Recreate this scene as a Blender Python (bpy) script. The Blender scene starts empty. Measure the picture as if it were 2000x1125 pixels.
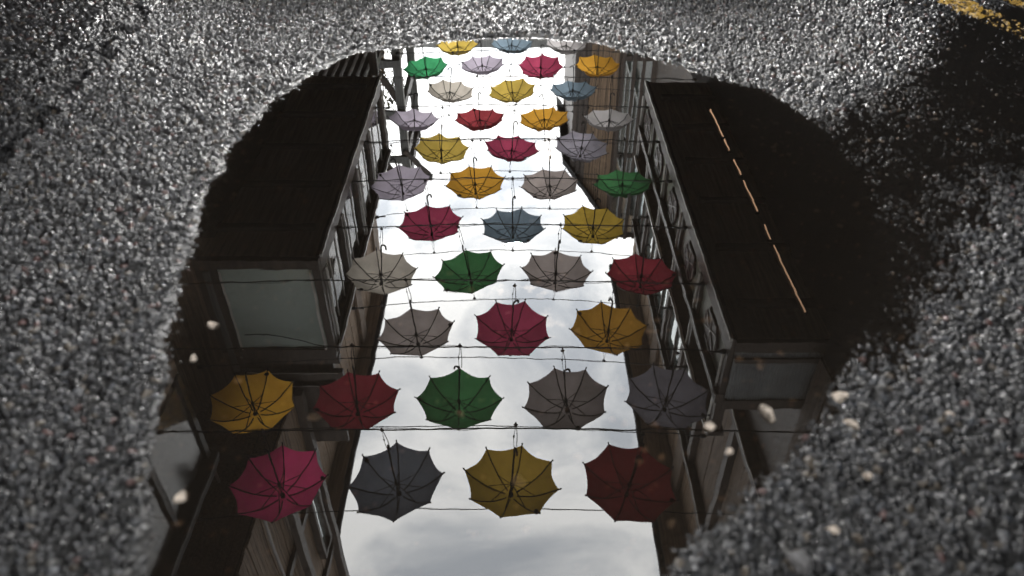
import bpy, math, random
import numpy as np
from mathutils import Vector, Matrix

random.seed(7)
rng = np.random.default_rng(11)
R = math.radians
scene = bpy.context.scene
col = scene.collection

# ------------------------------------------------------------------ camera
CAM_H = 0.65
cam_d = bpy.data.cameras.new('camera')
cam_d.sensor_width = 36.0
cam_d.lens = 26.64
cam_d.clip_start = 0.02
cam_d.clip_end = 500
cam_d.dof.use_dof = True
cam_d.dof.focus_distance = 4.5
cam_d.dof.aperture_fstop = 4.2
cam = bpy.data.objects.new('camera', cam_d)
col.objects.link(cam)
cam.location = (0, 0, CAM_H)
cam.rotation_euler = (R(90 - 38.6), 0, 0)
scene.camera = cam

# ------------------------------------------------------------------ world: high cloud over a Nishita sky
SUN_EL, SUN_AZ = 34.1, 0.1        # compass style: 0 = +Y, clockwise
world = bpy.data.worlds.new('World')
scene.world = world
world.use_nodes = True
nt = world.node_tree
nt.nodes.clear()
out = nt.nodes.new('ShaderNodeOutputWorld')
bg = nt.nodes.new('ShaderNodeBackground')
sky = nt.nodes.new('ShaderNodeTexSky')
sky.sky_type = 'NISHITA'
sky.sun_disc = False
sky.sun_elevation = R(SUN_EL)
sky.sun_rotation = R(SUN_AZ)
sky.dust_density = 2.0
tc = nt.nodes.new('ShaderNodeTexCoord')
sep = nt.nodes.new('ShaderNodeSeparateXYZ')
nt.links.new(tc.outputs['Generated'], sep.inputs[0])
def wmath(op, a, b=None):
    n = nt.nodes.new('ShaderNodeMath'); n.operation = op
    for i, v in enumerate((a, b)):
        if v is None: continue
        if isinstance(v, (int, float)): n.inputs[i].default_value = v
        else: nt.links.new(v, n.inputs[i])
    return n.outputs[0]
zz = wmath('ADD', wmath('MAXIMUM', sep.outputs['Z'], 0.0), 0.25)
cx = wmath('DIVIDE', sep.outputs['X'], zz)
cy = wmath('DIVIDE', sep.outputs['Y'], zz)
comb = nt.nodes.new('ShaderNodeCombineXYZ')
nt.links.new(cx, comb.inputs[0]); nt.links.new(cy, comb.inputs[1])
comb.inputs[2].default_value = 17.7
noi = nt.nodes.new('ShaderNodeTexNoise')
noi.inputs['Scale'].default_value = 4.2
noi.inputs['Detail'].default_value = 6.0
noi.inputs['Roughness'].default_value = 0.56
noi.inputs['Distortion'].default_value = 0.6
nt.links.new(comb.outputs[0], noi.inputs['Vector'])
crr = nt.nodes.new('ShaderNodeValToRGB')          # cloud brightness
e = crr.color_ramp.elements
e[0].position = 0.36; e[0].color = (0.62, 0.66, 0.71, 1)
e[1].position = 0.54; e[1].color = (1.20, 1.20, 1.18, 1)
nt.links.new(noi.outputs['Fac'], crr.inputs[0])
noi2 = nt.nodes.new('ShaderNodeTexNoise')         # thin openings
noi2.inputs['Scale'].default_value = 3.1
noi2.inputs['Detail'].default_value = 7.0
noi2.inputs['Roughness'].default_value = 0.6
nt.links.new(comb.outputs[0], noi2.inputs['Vector'])
gap = nt.nodes.new('ShaderNodeMapRange')
gap.inputs['From Min'].default_value = 0.60
gap.inputs['From Max'].default_value = 0.70
gap.inputs['To Min'].default_value = 0.0
gap.inputs['To Max'].default_value = 0.8
nt.links.new(noi2.outputs['Fac'], gap.inputs['Value'])
scl = nt.nodes.new('ShaderNodeVectorMath'); scl.operation = 'SCALE'
scl.inputs['Scale'].default_value = 10.0          # cloud radiance 1.0 at background strength 0.1
az = R(SUN_AZ)
sdir = Vector((math.sin(az) * math.cos(R(SUN_EL)), math.cos(az) * math.cos(R(SUN_EL)), math.sin(R(SUN_EL))))
dotn = nt.nodes.new('ShaderNodeVectorMath'); dotn.operation = 'DOT_PRODUCT'   # cloud is brighter around the veiled sun
nt.links.new(tc.outputs['Generated'], dotn.inputs[0]); dotn.inputs[1].default_value = sdir
glow = wmath('POWER', wmath('MAXIMUM', dotn.outputs['Value'], 0.0), 5.0)
nt.links.new(wmath('ADD', wmath('MULTIPLY', glow, 4.0), 7.6), scl.inputs['Scale'])
nt.links.new(crr.outputs[0], scl.inputs[0])
mixw = nt.nodes.new('ShaderNodeMix'); mixw.data_type = 'RGBA'
nt.links.new(gap.outputs[0], mixw.inputs['Factor'])
nt.links.new(scl.outputs[0], mixw.inputs['A'])
nt.links.new(sky.outputs[0], mixw.inputs['B'])
nt.links.new(mixw.outputs['Result'], bg.inputs['Color'])
bg.inputs['Strength'].default_value = 0.1
nt.links.new(bg.outputs[0], out.inputs['Surface'])

sun_d = bpy.data.lights.new('sun', 'SUN')
sun_d.energy = 0.62
sun_d.angle = R(2.6)
sun_d.color = (1.0, 0.985, 0.965)
sun = bpy.data.objects.new('sun', sun_d)
col.objects.link(sun)
sun.rotation_euler = sdir.to_track_quat('Z', 'Y').to_euler()
sun.location = (0, 0, 20)

scene.view_settings.view_transform = 'Standard'
scene.view_settings.look = 'None'
scene.view_settings.gamma = 1.0
scene.view_settings.exposure = 2.40
scene.cycles.use_denoising = True
scene.cycles.denoiser = 'OPENIMAGEDENOISE'
scene.cycles.max_bounces = 10
scene.cycles.transparent_max_bounces = 16
scene.cycles.caustics_reflective = False
scene.cycles.caustics_refractive = False
scene.cycles.sample_clamp_indirect = 8.0

# ------------------------------------------------------------------ materials
M = {}
def newmat(name):
    m = bpy.data.materials.new(name); m.use_nodes = True
    n = m.node_tree.nodes; n.clear()
    o = n.new('ShaderNodeOutputMaterial')
    M[name] = m
    return m, m.node_tree, n, o
def simple(name, c, rough=0.6, metal=0.0, spec=0.5, noise=None, grain=None, bump=0.0):
    """principled with a little tone variation; grain = (sx, sy, sz) stretches the noise"""
    m, t, n, o = newmat(name)
    b = n.new('ShaderNodeBsdfPrincipled')
    b.inputs['Roughness'].default_value = rough
    b.inputs['Metallic'].default_value = metal
    b.inputs['Specular IOR Level'].default_value = spec
    g = n.new('ShaderNodeNewGeometry')
    mp = n.new('ShaderNodeMapping')
    mp.inputs['Scale'].default_value = grain or (6, 6, 6)
    t.links.new(g.outputs['Position'], mp.inputs['Vector'])
    nz = n.new('ShaderNodeTexNoise')
    nz.inputs['Scale'].default_value = 1.0
    nz.inputs['Detail'].default_value = 6.0
    t.links.new(mp.outputs[0], nz.inputs['Vector'])
    r = n.new('ShaderNodeValToRGB')
    k = 0.35 if noise is None else noise
    r.color_ramp.elements[0].position = 0.3
    r.color_ramp.elements[1].position = 0.7
    r.color_ramp.elements[0].color = (*[x * (1 - k) for x in c], 1)
    r.color_ramp.elements[1].color = (*[min(1, x * (1 + k)) for x in c], 1)
    t.links.new(nz.outputs['Fac'], r.inputs[0])
    t.links.new(r.outputs[0], b.inputs['Base Color'])
    if bump:
        bp = n.new('ShaderNodeBump')
        bp.inputs['Strength'].default_value = bump
        bp.inputs['Distance'].default_value = 0.01
        t.links.new(nz.outputs['Fac'], bp.inputs['Height'])
        t.links.new(bp.outputs[0], b.inputs['Normal'])
    t.links.new(b.outputs[0], o.inputs[0])
    return m
simple('dark_timber', (0.085, 0.064, 0.052), 0.5, grain=(20, 20, 1.5), bump=0.3)
simple('soffit_board', (0.40, 0.32, 0.25), 0.6, grain=(30, 1.5, 6), bump=0.3)
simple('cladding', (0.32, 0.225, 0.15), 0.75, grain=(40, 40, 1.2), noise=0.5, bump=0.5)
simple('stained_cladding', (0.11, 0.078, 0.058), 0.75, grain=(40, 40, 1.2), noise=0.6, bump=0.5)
simple('cladding_grey', (0.20, 0.145, 0.105), 0.75, grain=(40, 40, 1.2), noise=0.5, bump=0.5)
simple('weathered_timber', (0.16, 0.165, 0.16), 0.6, grain=(30, 30, 2), bump=0.3)
simple('pale_edge', (0.78, 0.76, 0.71), 0.45, noise=0.15)  # pale strips put along posts and rails as their lit rims
simple('pale_panel', (0.42, 0.46, 0.39), 0.5, grain=(3, 3, 2), noise=0.2)
simple('maroon_iron', (0.06, 0.026, 0.03), 0.5)
simple('pale_iron', (0.45, 0.42, 0.40), 0.4, noise=0.15)
simple('dark_metal', (0.022, 0.02, 0.02), 0.45, metal=0.3)
simple('corrugated_steel', (0.33, 0.35, 0.36), 0.4, metal=0.4, noise=0.2)
simple('slate', (0.05, 0.052, 0.056), 0.6, bump=0.4)
simple('copper_paint', (0.45, 0.22, 0.10), 0.4)
simple('foliage', (0.09, 0.10, 0.03), 0.6, noise=0.6)
simple('autumn_foliage', (0.24, 0.13, 0.03), 0.6, noise=0.6)
simple('pale_stone', (0.42, 0.36, 0.30), 0.7, grain=(140, 140, 140), noise=0.7, bump=0.8)
simple('grey_stone', (0.09, 0.088, 0.09), 0.6, grain=(80, 80, 80), noise=0.4, bump=0.6)
simple('brick', (0.20, 0.085, 0.055), 0.8, noise=0.4)

simple('shade_black', (0.012, 0.010, 0.009), 0.8, spec=0.1, grain=(20, 20, 1.5))  # near-black colour standing in for shade on the ground-floor walls
# window pane: bright sky mirror over a pale blind
m, t, n, o = newmat('window_glass')
d_ = n.new('ShaderNodeBsdfDiffuse'); d_.inputs['Color'].default_value = (0.42, 0.52, 0.49, 1)
g_ = n.new('ShaderNodeBsdfGlossy'); g_.inputs['Color'].default_value = (0.93, 0.97, 0.97, 1); g_.inputs['Roughness'].default_value = 0.03
mx = n.new('ShaderNodeMixShader'); mx.inputs[0].default_value = 0.80
t.links.new(d_.outputs[0], mx.inputs[1]); t.links.new(g_.outputs[0], mx.inputs[2]); t.links.new(mx.outputs[0], o.inputs[0])
simple('smoked_glass', (0.085, 0.09, 0.09), 0.15, grain=(3, 3, 2), noise=0.5)
# clear balustrade glass
m, t, n, o = newmat('balustrade_glass')
tr = n.new('ShaderNodeBsdfTransparent'); tr.inputs['Color'].default_value = (0.80, 0.88, 0.83, 1)
g_ = n.new('ShaderNodeBsdfGlossy'); g_.inputs['Roughness'].default_value = 0.02
fr = n.new('ShaderNodeFresnel'); fr.inputs['IOR'].default_value = 1.5
mx = n.new('ShaderNodeMixShader')
t.links.new(fr.outputs[0], mx.inputs[0]); t.links.new(tr.outputs[0], mx.inputs[1]); t.links.new(g_.outputs[0], mx.inputs[2]); t.links.new(mx.outputs[0], o.inputs[0])
# grey green obscured glass
m, t, n, o = newmat('obscured_glass')
b = n.new('ShaderNodeBsdfPrincipled')
b.inputs['Base Color'].default_value = (0.30, 0.37, 0.33, 1); b.inputs['Roughness'].default_value = 0.12
b.inputs['Specular IOR Level'].default_value = 0.7
nz = n.new('ShaderNodeTexNoise'); nz.inputs['Scale'].default_value = 1.3
g = n.new('ShaderNodeNewGeometry'); t.links.new(g.outputs['Position'], nz.inputs['Vector'])
r = n.new('ShaderNodeValToRGB'); r.color_ramp.elements[0].color = (0.42, 0.50, 0.46, 1); r.color_ramp.elements[1].color = (0.70, 0.80, 0.74, 1)
t.links.new(nz.outputs['Fac'], r.inputs[0]); t.links.new(r.outputs[0], b.inputs['Base Color']); t.links.new(b.outputs[0], o.inputs[0])
# strip lamp
m, t, n, o = newmat('warm_lamp')
em = n.new('ShaderNodeEmission'); em.inputs['Color'].default_value = (1.0, 0.60, 0.36, 1); em.inputs['Strength'].default_value = 0.30
t.links.new(em.outputs[0], o.inputs[0])

def fabric(name, c, k=1.0):
    m, t, n, o = newmat(name)
    g = n.new('ShaderNodeTexCoord')
    nz = n.new('ShaderNodeTexNoise'); nz.inputs['Scale'].default_value = 5.0; nz.inputs['Detail'].default_value = 5.0
    oi = n.new('ShaderNodeObjectInfo')
    va = n.new('ShaderNodeVectorMath'); va.operation = 'ADD'
    t.links.new(g.outputs['Object'], va.inputs[0]); t.links.new(oi.outputs['Location'], va.inputs[1])
    t.links.new(va.outputs[0], nz.inputs['Vector'])
    r = n.new('ShaderNodeValToRGB')
    r.color_ramp.elements[0].position = 0.3; r.color_ramp.elements[1].position = 0.72
    r.color_ramp.elements[0].color = (*[x * 0.82 for x in c], 1)
    r.color_ramp.elements[1].color = (*[min(1, x * 1.1) for x in c], 1)
    t.links.new(nz.outputs['Fac'], r.inputs[0])
    wv = n.new('ShaderNodeTexNoise'); wv.inputs['Scale'].default_value = 260.0
    t.links.new(g.outputs['Object'], wv.inputs['Vector'])
    mr = n.new('ShaderNodeMapRange'); mr.inputs['To Min'].default_value = 0.86; mr.inputs['To Max'].default_value = 1.14
    t.links.new(wv.outputs['Fac'], mr.inputs['Value'])
    sc_ = n.new('ShaderNodeVectorMath'); sc_.operation = 'SCALE'
    t.links.new(r.outputs[0], sc_.inputs[0]); t.links.new(mr.outputs[0], sc_.inputs['Scale'])
    sx = n.new('ShaderNodeSeparateXYZ'); t.links.new(g.outputs['Object'], sx.inputs[0])     # each sewn gore has faded a little differently
    def mt(op, p, q=None):
        k_ = n.new('ShaderNodeMath'); k_.operation = op
        for i_, v_ in enumerate((p, q)):
            if v_ is None: continue
            if isinstance(v_, (int, float)): k_.inputs[i_].default_value = v_
            else: t.links.new(v_, k_.inputs[i_])
        return k_.outputs[0]
    gore = mt('FLOOR', mt('MULTIPLY', mt('ARCTAN2', sx.outputs['Y'], sx.outputs['X']), 8 / (2 * math.pi)))
    so = n.new('ShaderNodeSeparateXYZ'); t.links.new(oi.outputs['Location'], so.inputs[0])
    wn = n.new('ShaderNodeTexWhiteNoise'); wn.noise_dimensions = '2D'
    cb = n.new('ShaderNodeCombineXYZ'); t.links.new(gore, cb.inputs[0]); t.links.new(mt('ADD', so.outputs['X'], so.outputs['Y']), cb.inputs[1]); t.links.new(cb.outputs[0], wn.inputs['Vector'])
    gf = n.new('ShaderNodeMapRange'); gf.inputs['To Min'].default_value = 0.84; gf.inputs['To Max'].default_value = 1.12
    t.links.new(wn.outputs['Value'], gf.inputs['Value'])
    sc0 = sc_; sc_ = n.new('ShaderNodeVectorMath'); sc_.operation = 'SCALE'
    t.links.new(sc0.outputs[0], sc_.inputs[0]); t.links.new(gf.outputs[0], sc_.inputs['Scale'])
    a = n.new('ShaderNodeBsdfTranslucent'); d = n.new('ShaderNodeBsdfDiffuse')
    t.links.new(sc_.outputs[0], a.inputs['Color']); t.links.new(sc_.outputs[0], d.inputs['Color'])
    mx = n.new('ShaderNodeMixShader'); mx.inputs[0].default_value = 0.22
    t.links.new(a.outputs[0], mx.inputs[1]); t.links.new(d.outputs[0], mx.inputs[2]); t.links.new(mx.outputs[0], o.inputs[0])
FAB = {
    'magenta':  (0.52, 0.055, 0.15), 'crimson': (0.38, 0.055, 0.11), 'dark red': (0.24, 0.032, 0.045),
    'scarlet':  (0.36, 0.055, 0.065), 'slate blue': (0.19, 0.25, 0.30), 'navy grey': (0.13, 0.14, 0.165),
    'maroon': (0.13, 0.018, 0.02), 'charcoal purple': (0.17, 0.16, 0.18),  # darkened cloths, shade painted in for umbrellas that get less light
    'amber': (0.98, 0.50, 0.06),  # amber and magenta are brightened in the colour to offset the jetty's shade
    'olive yellow': (0.40, 0.26, 0.045), 'mustard': (0.47, 0.32, 0.055), 'yellow': (0.56, 0.40, 0.085),
    'orange': (0.70, 0.36, 0.05), 'ochre orange': (0.46, 0.24, 0.04), 'green': (0.06, 0.20, 0.075), 'bright green': (0.05, 0.29, 0.12),
    'taupe': (0.42, 0.36, 0.335), 'brown grey': (0.25, 0.215, 0.205), 'beige': (0.62, 0.56, 0.48), 'lilac': (0.52, 0.46, 0.54), 'purple grey': (0.30, 0.28, 0.32),
    'pale grey': (0.50, 0.47, 0.46),
}
for k, c in FAB.items():
    fabric('fabric_' + k.replace(' ', '_'), c)

# ------------------------------------------------------------------ mesh helpers
class MB:
    def __init__(s): s.v = []; s.f = []
    def box(s, x0, x1, y0, y1, z0, z1):
        b = len(s.v)
        s.v += [(x0, y0, z0), (x1, y0, z0), (x1, y1, z0), (x0, y1, z0), (x0, y0, z1), (x1, y0, z1), (x1, y1, z1), (x0, y1, z1)]
        s.f += [(b, b+3, b+2, b+1), (b+4, b+5, b+6, b+7), (b, b+1, b+5, b+4), (b+1, b+2, b+6, b+5), (b+2, b+3, b+7, b+6), (b+3, b, b+4, b+7)]
        return s
    def bar(s, p, q, w, h, up=(0, 0, 1)):
        p, q = Vector(p), Vector(q); d = (q - p).normalized(); u = Vector(up)
        if abs(d.dot(u)) > 0.95: u = Vector((1, 0, 0))
        a = d.cross(u).normalized() * w / 2; c = a.cross(d).normalized() * h / 2
        b = len(s.v)
        for e_ in (p, q):
            for sx, sy in ((-1, -1), (1, -1), (1, 1), (-1, 1)):
                s.v.append(tuple(e_ + a * sx + c * sy))
        s.f += [(b, b+1, b+2, b+3), (b+7, b+6, b+5, b+4)]
        for i in range(4):
            j = (i + 1) % 4
            s.f.append((b+i, b+4+i, b+4+j, b+j))
        return s
    def tube(s, pts, r, n=6, r1=None):
        pts = [Vector(p) for p in pts]; b = len(s.v); k = len(pts)
        pa = None
        for i, p in enumerate(pts):
            d = (pts[min(i + 1, k - 1)] - pts[max(i - 1, 0)]).normalized()
            if pa is None:
                a = d.cross(Vector((0, 0, 1)))
                if a.length < 0.1: a = d.cross(Vector((1, 0, 0)))
            else:
                a = pa - d * pa.dot(d)
            a.normalize(); pa = a; c = d.cross(a)
            rr = r if r1 is None else r + (r1 - r) * i / (k - 1)
            for j in range(n):
                th = 2 * math.pi * j / n
                s.v.append(tuple(p + a * math.cos(th) * rr + c * math.sin(th) * rr))
        for i in range(k - 1):
            for j in range(n):
                s.f.append((b+i*n+j, b+i*n+(j+1) % n, b+(i+1)*n+(j+1) % n, b+(i+1)*n+j))
        s.f.append(tuple(b + j for j in reversed(range(n)))); s.f.append(tuple(b + (k-1)*n + j for j in range(n)))
        return s
    def ball(s, c, r, sx=1, sy=1, sz=1, n=8, m=5):
        b = len(s.v)
        s.v.append((c[0], c[1], c[2] - r * sz))
        for i in range(1, m):
            ph = -math.pi / 2 + math.pi * i / m
            for j in range(n):
                th = 2 * math.pi * j / n
                s.v.append((c[0] + r*sx*math.cos(ph)*math.cos(th), c[1] + r*sy*math.cos(ph)*math.sin(th), c[2] + r*sz*math.sin(ph)))
        s.v.append((c[0], c[1], c[2] + r * sz)); top = len(s.v) - 1
        for j in range(n):
            s.f.append((b, b+1+(j+1) % n, b+1+j))
            s.f.append((top, b+1+(m-2)*n+j, b+1+(m-2)*n+(j+1) % n))
        for i in range(m - 2):
            for j in range(n):
                s.f.append((b+1+i*n+j, b+1+i*n+(j+1) % n, b+1+(i+1)*n+(j+1) % n, b+1+(i+1)*n+j))
        return s
    def prism(s, poly, axis, a0, a1):
        """poly: 2D points in the plane across 'axis' (x: (y,z), y: (x,z), z: (x,y))"""
        b = len(s.v); n = len(poly)
        for a in (a0, a1):
            for (p, q) in poly:
                s.v.append({'x': (a, p, q), 'y': (p, a, q), 'z': (p, q, a)}[axis])
        s.f.append(tuple(range(b, b + n))); s.f.append(tuple(reversed(range(b + n, b + 2*n))))
        for i in range(n):
            j = (i + 1) % n
            s.f.append((b+i, b+n+i, b+n+j, b+j))
        return s
    def mesh(s, name, mat, smooth=False):
        me = bpy.data.meshes.new(name); me.from_pydata(s.v, [], s.f)
        if mat: me.materials.append(M[mat])
        if smooth: me.polygons.foreach_set('use_smooth', [True] * len(me.polygons))
        me.validate(); me.update()
        import bmesh as _b
        bm = _b.new(); bm.from_mesh(me); _b.ops.recalc_face_normals(bm, faces=bm.faces); bm.to_mesh(me); bm.free()
        return me
    def build(s, name, mat, parent=None, smooth=False):
        ob = bpy.data.objects.new(name, s.mesh(name, mat, smooth)); col.objects.link(ob)
        if parent: ob.parent = parent
        return ob
def tag(o, label=None, cat=None, group=None, kind=None):
    if label: o['label'] = label
    if cat: o['category'] = cat
    if group: o['group'] = group
    if kind: o['kind'] = kind
    return o
def empty(name, loc=(0, 0, 0)):
    o = bpy.data.objects.new(name, None); col.objects.link(o); o.location = loc; o.empty_display_size = 0.1
    return o
def part(name, mat, parent, fn, smooth=False):
    """build a part given in world metres under an Empty that may stand elsewhere"""
    b = MB(); fn(b); l = parent.location
    while parent.parent is not None and False: pass
    if parent.type == 'EMPTY':
        b.v = [(x - l.x, y - l.y, z - l.z) for (x, y, z) in b.v]
    else:
        g = parent.parent.location if parent.parent else parent.location
        b.v = [(x - g.x, y - g.y, z - g.z) for (x, y, z) in b.v]
    return b.build(name, mat, parent, smooth)

# ------------------------------------------------------------------ the road: worn asphalt with real chippings, hollow that holds the puddle
PUD = np.array([(0.0, 1.761), (0.178, 1.735), (0.286, 1.648), (0.433, 1.529), (0.522, 1.457), (0.572, 1.347), (0.598, 1.223), (0.595, 1.058), (0.554, 0.889), (0.49, 0.752), (0.41, 0.657), (0.352, 0.591), (0.298, 0.525), (0.246, 0.472), (0.197, 0.436), (0.154, 0.405), (0.142, 0.377), (0.129, 0.30), (0.10, 0.22), (-0.087, 0.18), (-0.30, 0.22), (-0.347, 0.384), (-0.357, 0.436), (-0.376, 0.505), (-0.39, 0.568), (-0.419, 0.657), (-0.449, 0.773), (-0.473, 0.908), (-0.495, 1.05), (-0.503, 1.214), (-0.483, 1.386), (-0.434, 1.535), (-0.345, 1.66), (-0.178, 1.735)])
FILM = np.array([(0.56, 1.34), (0.67, 1.38), (0.80, 1.52), (0.97, 1.72), (1.08, 1.92), (1.35, 2.0), (1.45, 1.50), (1.10, 1.20), (0.84, 1.10), (0.72, 1.04), (0.66, 0.94), (0.60, 0.80), (0.50, 0.70), (0.42, 0.66), (0.48, 0.90), (0.52, 1.10)])
CRACK = np.array([(-0.99, 2.5), (-0.942, 2.068), (-0.914, 1.853), (-0.897, 1.672), (-0.882, 1.543), (-0.899, 1.416), (-0.889, 1.273), (-0.876, 1.124), (-0.90, 0.9)])

def seg_dist(px, py, poly, closed=True):
    d = np.full(px.shape, 1e9); n = len(poly)
    for i in range(n if closed else n - 1):
        a, b = poly[i], poly[(i + 1) % n]
        vx, vy = b - a
        tt = np.clip(((px - a[0]) * vx + (py - a[1]) * vy) / (vx * vx + vy * vy), 0, 1)
        d = np.minimum(d, np.hypot(px - a[0] - tt * vx, py - a[1] - tt * vy))
    return d
def inside(px, py, poly):
    c = np.zeros(px.shape, bool); n = len(poly)
    for i in range(n):
        (x0, y0), (x1, y1) = poly[i], poly[(i + 1) % n]
        cond = (y0 > py) != (y1 > py)
        c ^= cond & (px < (x1 - x0) * (py - y0) / (y1 - y0 + 1e-12) + x0)
    return c
def h2(i, j, k):
    """hash of a lattice cell to 0..1"""
    a = (i.astype(np.int64) * 73856093) ^ (j.astype(np.int64) * 19349663) ^ (k * 83492791)
    a = (a ^ (a >> 13)) * 1274126177
    a = a & 0x7fffffff
    a = (a ^ (a >> 11)) * 668265263 & 0x7fffffff
    return (a ^ (a >> 15)) % 100003 / 100003.0
def vnoise(x, y, f, k):
    X, Y = x * f, y * f; i, j = np.floor(X).astype(int), np.floor(Y).astype(int); u, v = X - i, Y - j
    u = u*u*(3-2*u); v = v*v*(3-2*v)
    return (h2(i, j, k)*(1-u)*(1-v) + h2(i+1, j, k)*u*(1-v) + h2(i, j+1, k)*(1-u)*v + h2(i+1, j+1, k)*u*v)
def chips(x, y, cell, k):
    """jittered Voronoi: distance to nearest and second seed, offset vector and cell id"""
    X, Y = x / cell, y / cell; I, J = np.floor(X).astype(int), np.floor(Y).astype(int)
    f1 = np.full(x.shape, 9.0); f2 = np.full(x.shape, 9.0)
    bi = np.zeros(x.shape, int); bj = np.zeros(x.shape, int); ox = np.zeros(x.shape); oy = np.zeros(x.shape)
    for a in (-1, 0, 1):
        for b in (-1, 0, 1):
            ci, cj = I + a, J + b
            dx = X - ci - 0.5 - (h2(ci, cj, k) - 0.5) * 0.95; dy = Y - cj - 0.5 - (h2(ci, cj, k + 1) - 0.5) * 0.95
            d = np.hypot(dx, dy); near = d < f1
            f2 = np.where(near, f1, np.minimum(f2, d)); f1 = np.where(near, d, f1)
            bi = np.where(near, ci, bi); bj = np.where(near, cj, bj); ox = np.where(near, dx, ox); oy = np.where(near, dy, oy)
    return f1, f2, ox, oy, bi, bj
def macro(x, y):
    """broad shape of the road in metres; 0 is the water line"""
    wob = (vnoise(x, y, 14, 5) - 0.5) * 0.016 + (vnoise(x, y, 45, 6) - 0.5) * 0.005
    d = seg_dist(x, y, PUD); ins = inside(x, y, PUD); sd = np.where(ins, -d, d) + wob
    right = np.clip((x - 0.05 + (1.1 - y) * 0.15) / 0.35, 0, 1)          # the right bank is flatter
    up = (0.0075 - 0.0040 * right) * (1 - np.exp(-np.maximum(sd, 0) / (0.014 + 0.06 * right))) + np.minimum(np.maximum(sd, 0) * 0.010, 0.02)
    dn = -0.012 * (1 - np.exp(-np.maximum(-sd, 0) / 0.035)) - 0.0015
    hgt = np.where(sd > 0, up - 0.0015, dn)
    df = seg_dist(x, y, FILM); inf_ = inside(x, y, FILM); sf = np.where(inf_, -df, df) + wob * 2.5
    film = -0.0056 + 0.012 * np.clip((sf + 0.07) / 0.22, 0, 1) + (vnoise(x, y, 11, 12) - 0.5) * 0.0040 + (vnoise(x, y, 31, 13) - 0.5) * 0.0025
    hgt = np.where((sf < 0.11) & (sd > -0.01), np.minimum(hgt, film), hgt)
    far = np.clip((np.hypot(x, y - 1.2) - 2.0) / 3.0, 0, 1)
    return hgt * (1 - far) + 0.012 * far + (vnoise(x, y, 5, 9) - 0.5) * 0.003, sd, sf
def road(x, y):
    hm, sd, sf = macro(x, y)
    f1, f2, ox, oy, bi, bj = chips(x + (vnoise(x, y, 160, 1) - .5) * .004, y + (vnoise(x, y, 160, 2) - .5) * .004, 0.0076, 21)
    edge = np.clip((f2 - f1 - 0.07) / 0.26, 0, 1)
    r1, r2, r3, r4 = h2(bi, bj, 31), h2(bi, bj, 32), h2(bi, bj, 33), h2(bi, bj, 34)
    stone = edge ** 0.8 * (0.0012 + 0.0052 * r1 ** 1.1) + edge * (ox * (r2 - .5) + oy * (r3 - .5)) * 0.0130
    g1, g2, px_, py_, ci, cj = chips(x + 3.1, y + 1.7, 0.0040, 41)
    e2 = np.clip((g2 - g1) / 0.45, 0, 1); q = h2(ci, cj, 51)
    fine = e2 * 0.0012 * q + (px_ * (h2(ci, cj, 52) - .5) + py_ * (h2(ci, cj, 53) - .5)) * 0.0012
    low = r1 < 0.16                                                     # pockets filled with fine mortar
    bedk = np.maximum(np.clip(-sd / 0.03, 0, 1), np.exp(-(sd / 0.014) ** 2) * np.clip((0.30 - x) / 0.2, 0, 1) * 0.6)
    hh = hm + (np.where(low, 0.0002, stone) + fine * np.where(low, 1.1, 0.55)) * (1 - 0.75 * bedk)
    dc = seg_dist(x + (vnoise(x, y, 30, 3) - .5) * .05, y, CRACK, False)
    hh = hh - 0.009 * np.exp(-(dc / 0.009) ** 2) + 0.0045 * np.exp(-((dc - 0.024) / 0.012) ** 2)
    # colour of the stones themselves
    tone = 0.006 + 0.048 * r4 ** 2.0
    c = np.stack([tone * 0.96, tone * 0.98, tone * 1.06], -1)
    t2 = h2(bi, bj, 61)
    pink = (t2 < 0.025)[..., None]; buff = ((t2 > 0.045) & (t2 < 0.085))[..., None]; pale = ((t2 > 0.15) & (t2 < 0.185))[..., None]; blue = ((t2 > .21) & (t2 < .38))[..., None]
    c = np.where(pink, np.array([0.075, 0.040, 0.036]), c); c = np.where(buff, np.array([0.065, 0.052, 0.038]), c)
    c = np.where(pale, np.array([0.10, 0.098, 0.095]), c); c = np.where(blue, c * np.array([0.93, 0.99, 1.05]), c)
    binder = (1 - np.clip(edge * 1.5, 0, 1))[..., None]
    mortar = np.stack([0.006 + 0.02 * q] * 3, -1)
    c = np.where(low[..., None], mortar, c * (1 - binder) + 0.004 * binder)
    past_joint = np.clip((np.interp(y, CRACK[::-1, 1], CRACK[::-1, 0]) - x) / 0.02, 0, 1)[..., None]   # darker tone beyond the joint
    c = c * (1 - 0.3 * past_joint)
    joint = np.exp(-(dc / 0.011) ** 2)[..., None]
    c = c * (1 - 0.6 * joint)
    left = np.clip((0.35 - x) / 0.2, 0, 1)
    rim_shine = np.exp(-((sd - 0.004) / 0.004) ** 2) * left * np.clip(vnoise(x, y, 25, 95) * 1.6 - 0.3, 0, 1) * (0.15 + 0.6 * np.clip((y - 1.3) / 0.3, 0, 1))          # bright meniscus rim painted into the colour along the waterline
    c = c + rim_shine[..., None] * np.array([0.16, 0.155, 0.145])
    # silt on the bed of the puddle
    bed = np.maximum(np.clip(-sd / 0.03, 0, 1), np.clip((0.02 - sf) / 0.06, 0, 1) * 0.8)[..., None] * 0.97
    silt_haze = np.array([0.006, 0.005, 0.004]) * (0.5 + 1.4 * vnoise(x, y, 60, 71)[..., None])
    fleck = ((h2(ci, cj, 81) > 0.99)[..., None]) * np.array([0.10, 0.055, 0.03]) + ((h2(bi, bj, 82) > 0.978) & (vnoise(x, y, 9, 83) > 0.5))[..., None] * np.array([0.40, 0.30, 0.22]) * np.clip((0.95 - y) / 0.3, 0.25, 1)[..., None]
    c = c * (1 - bed) + (silt_haze + fleck) * bed
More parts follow.
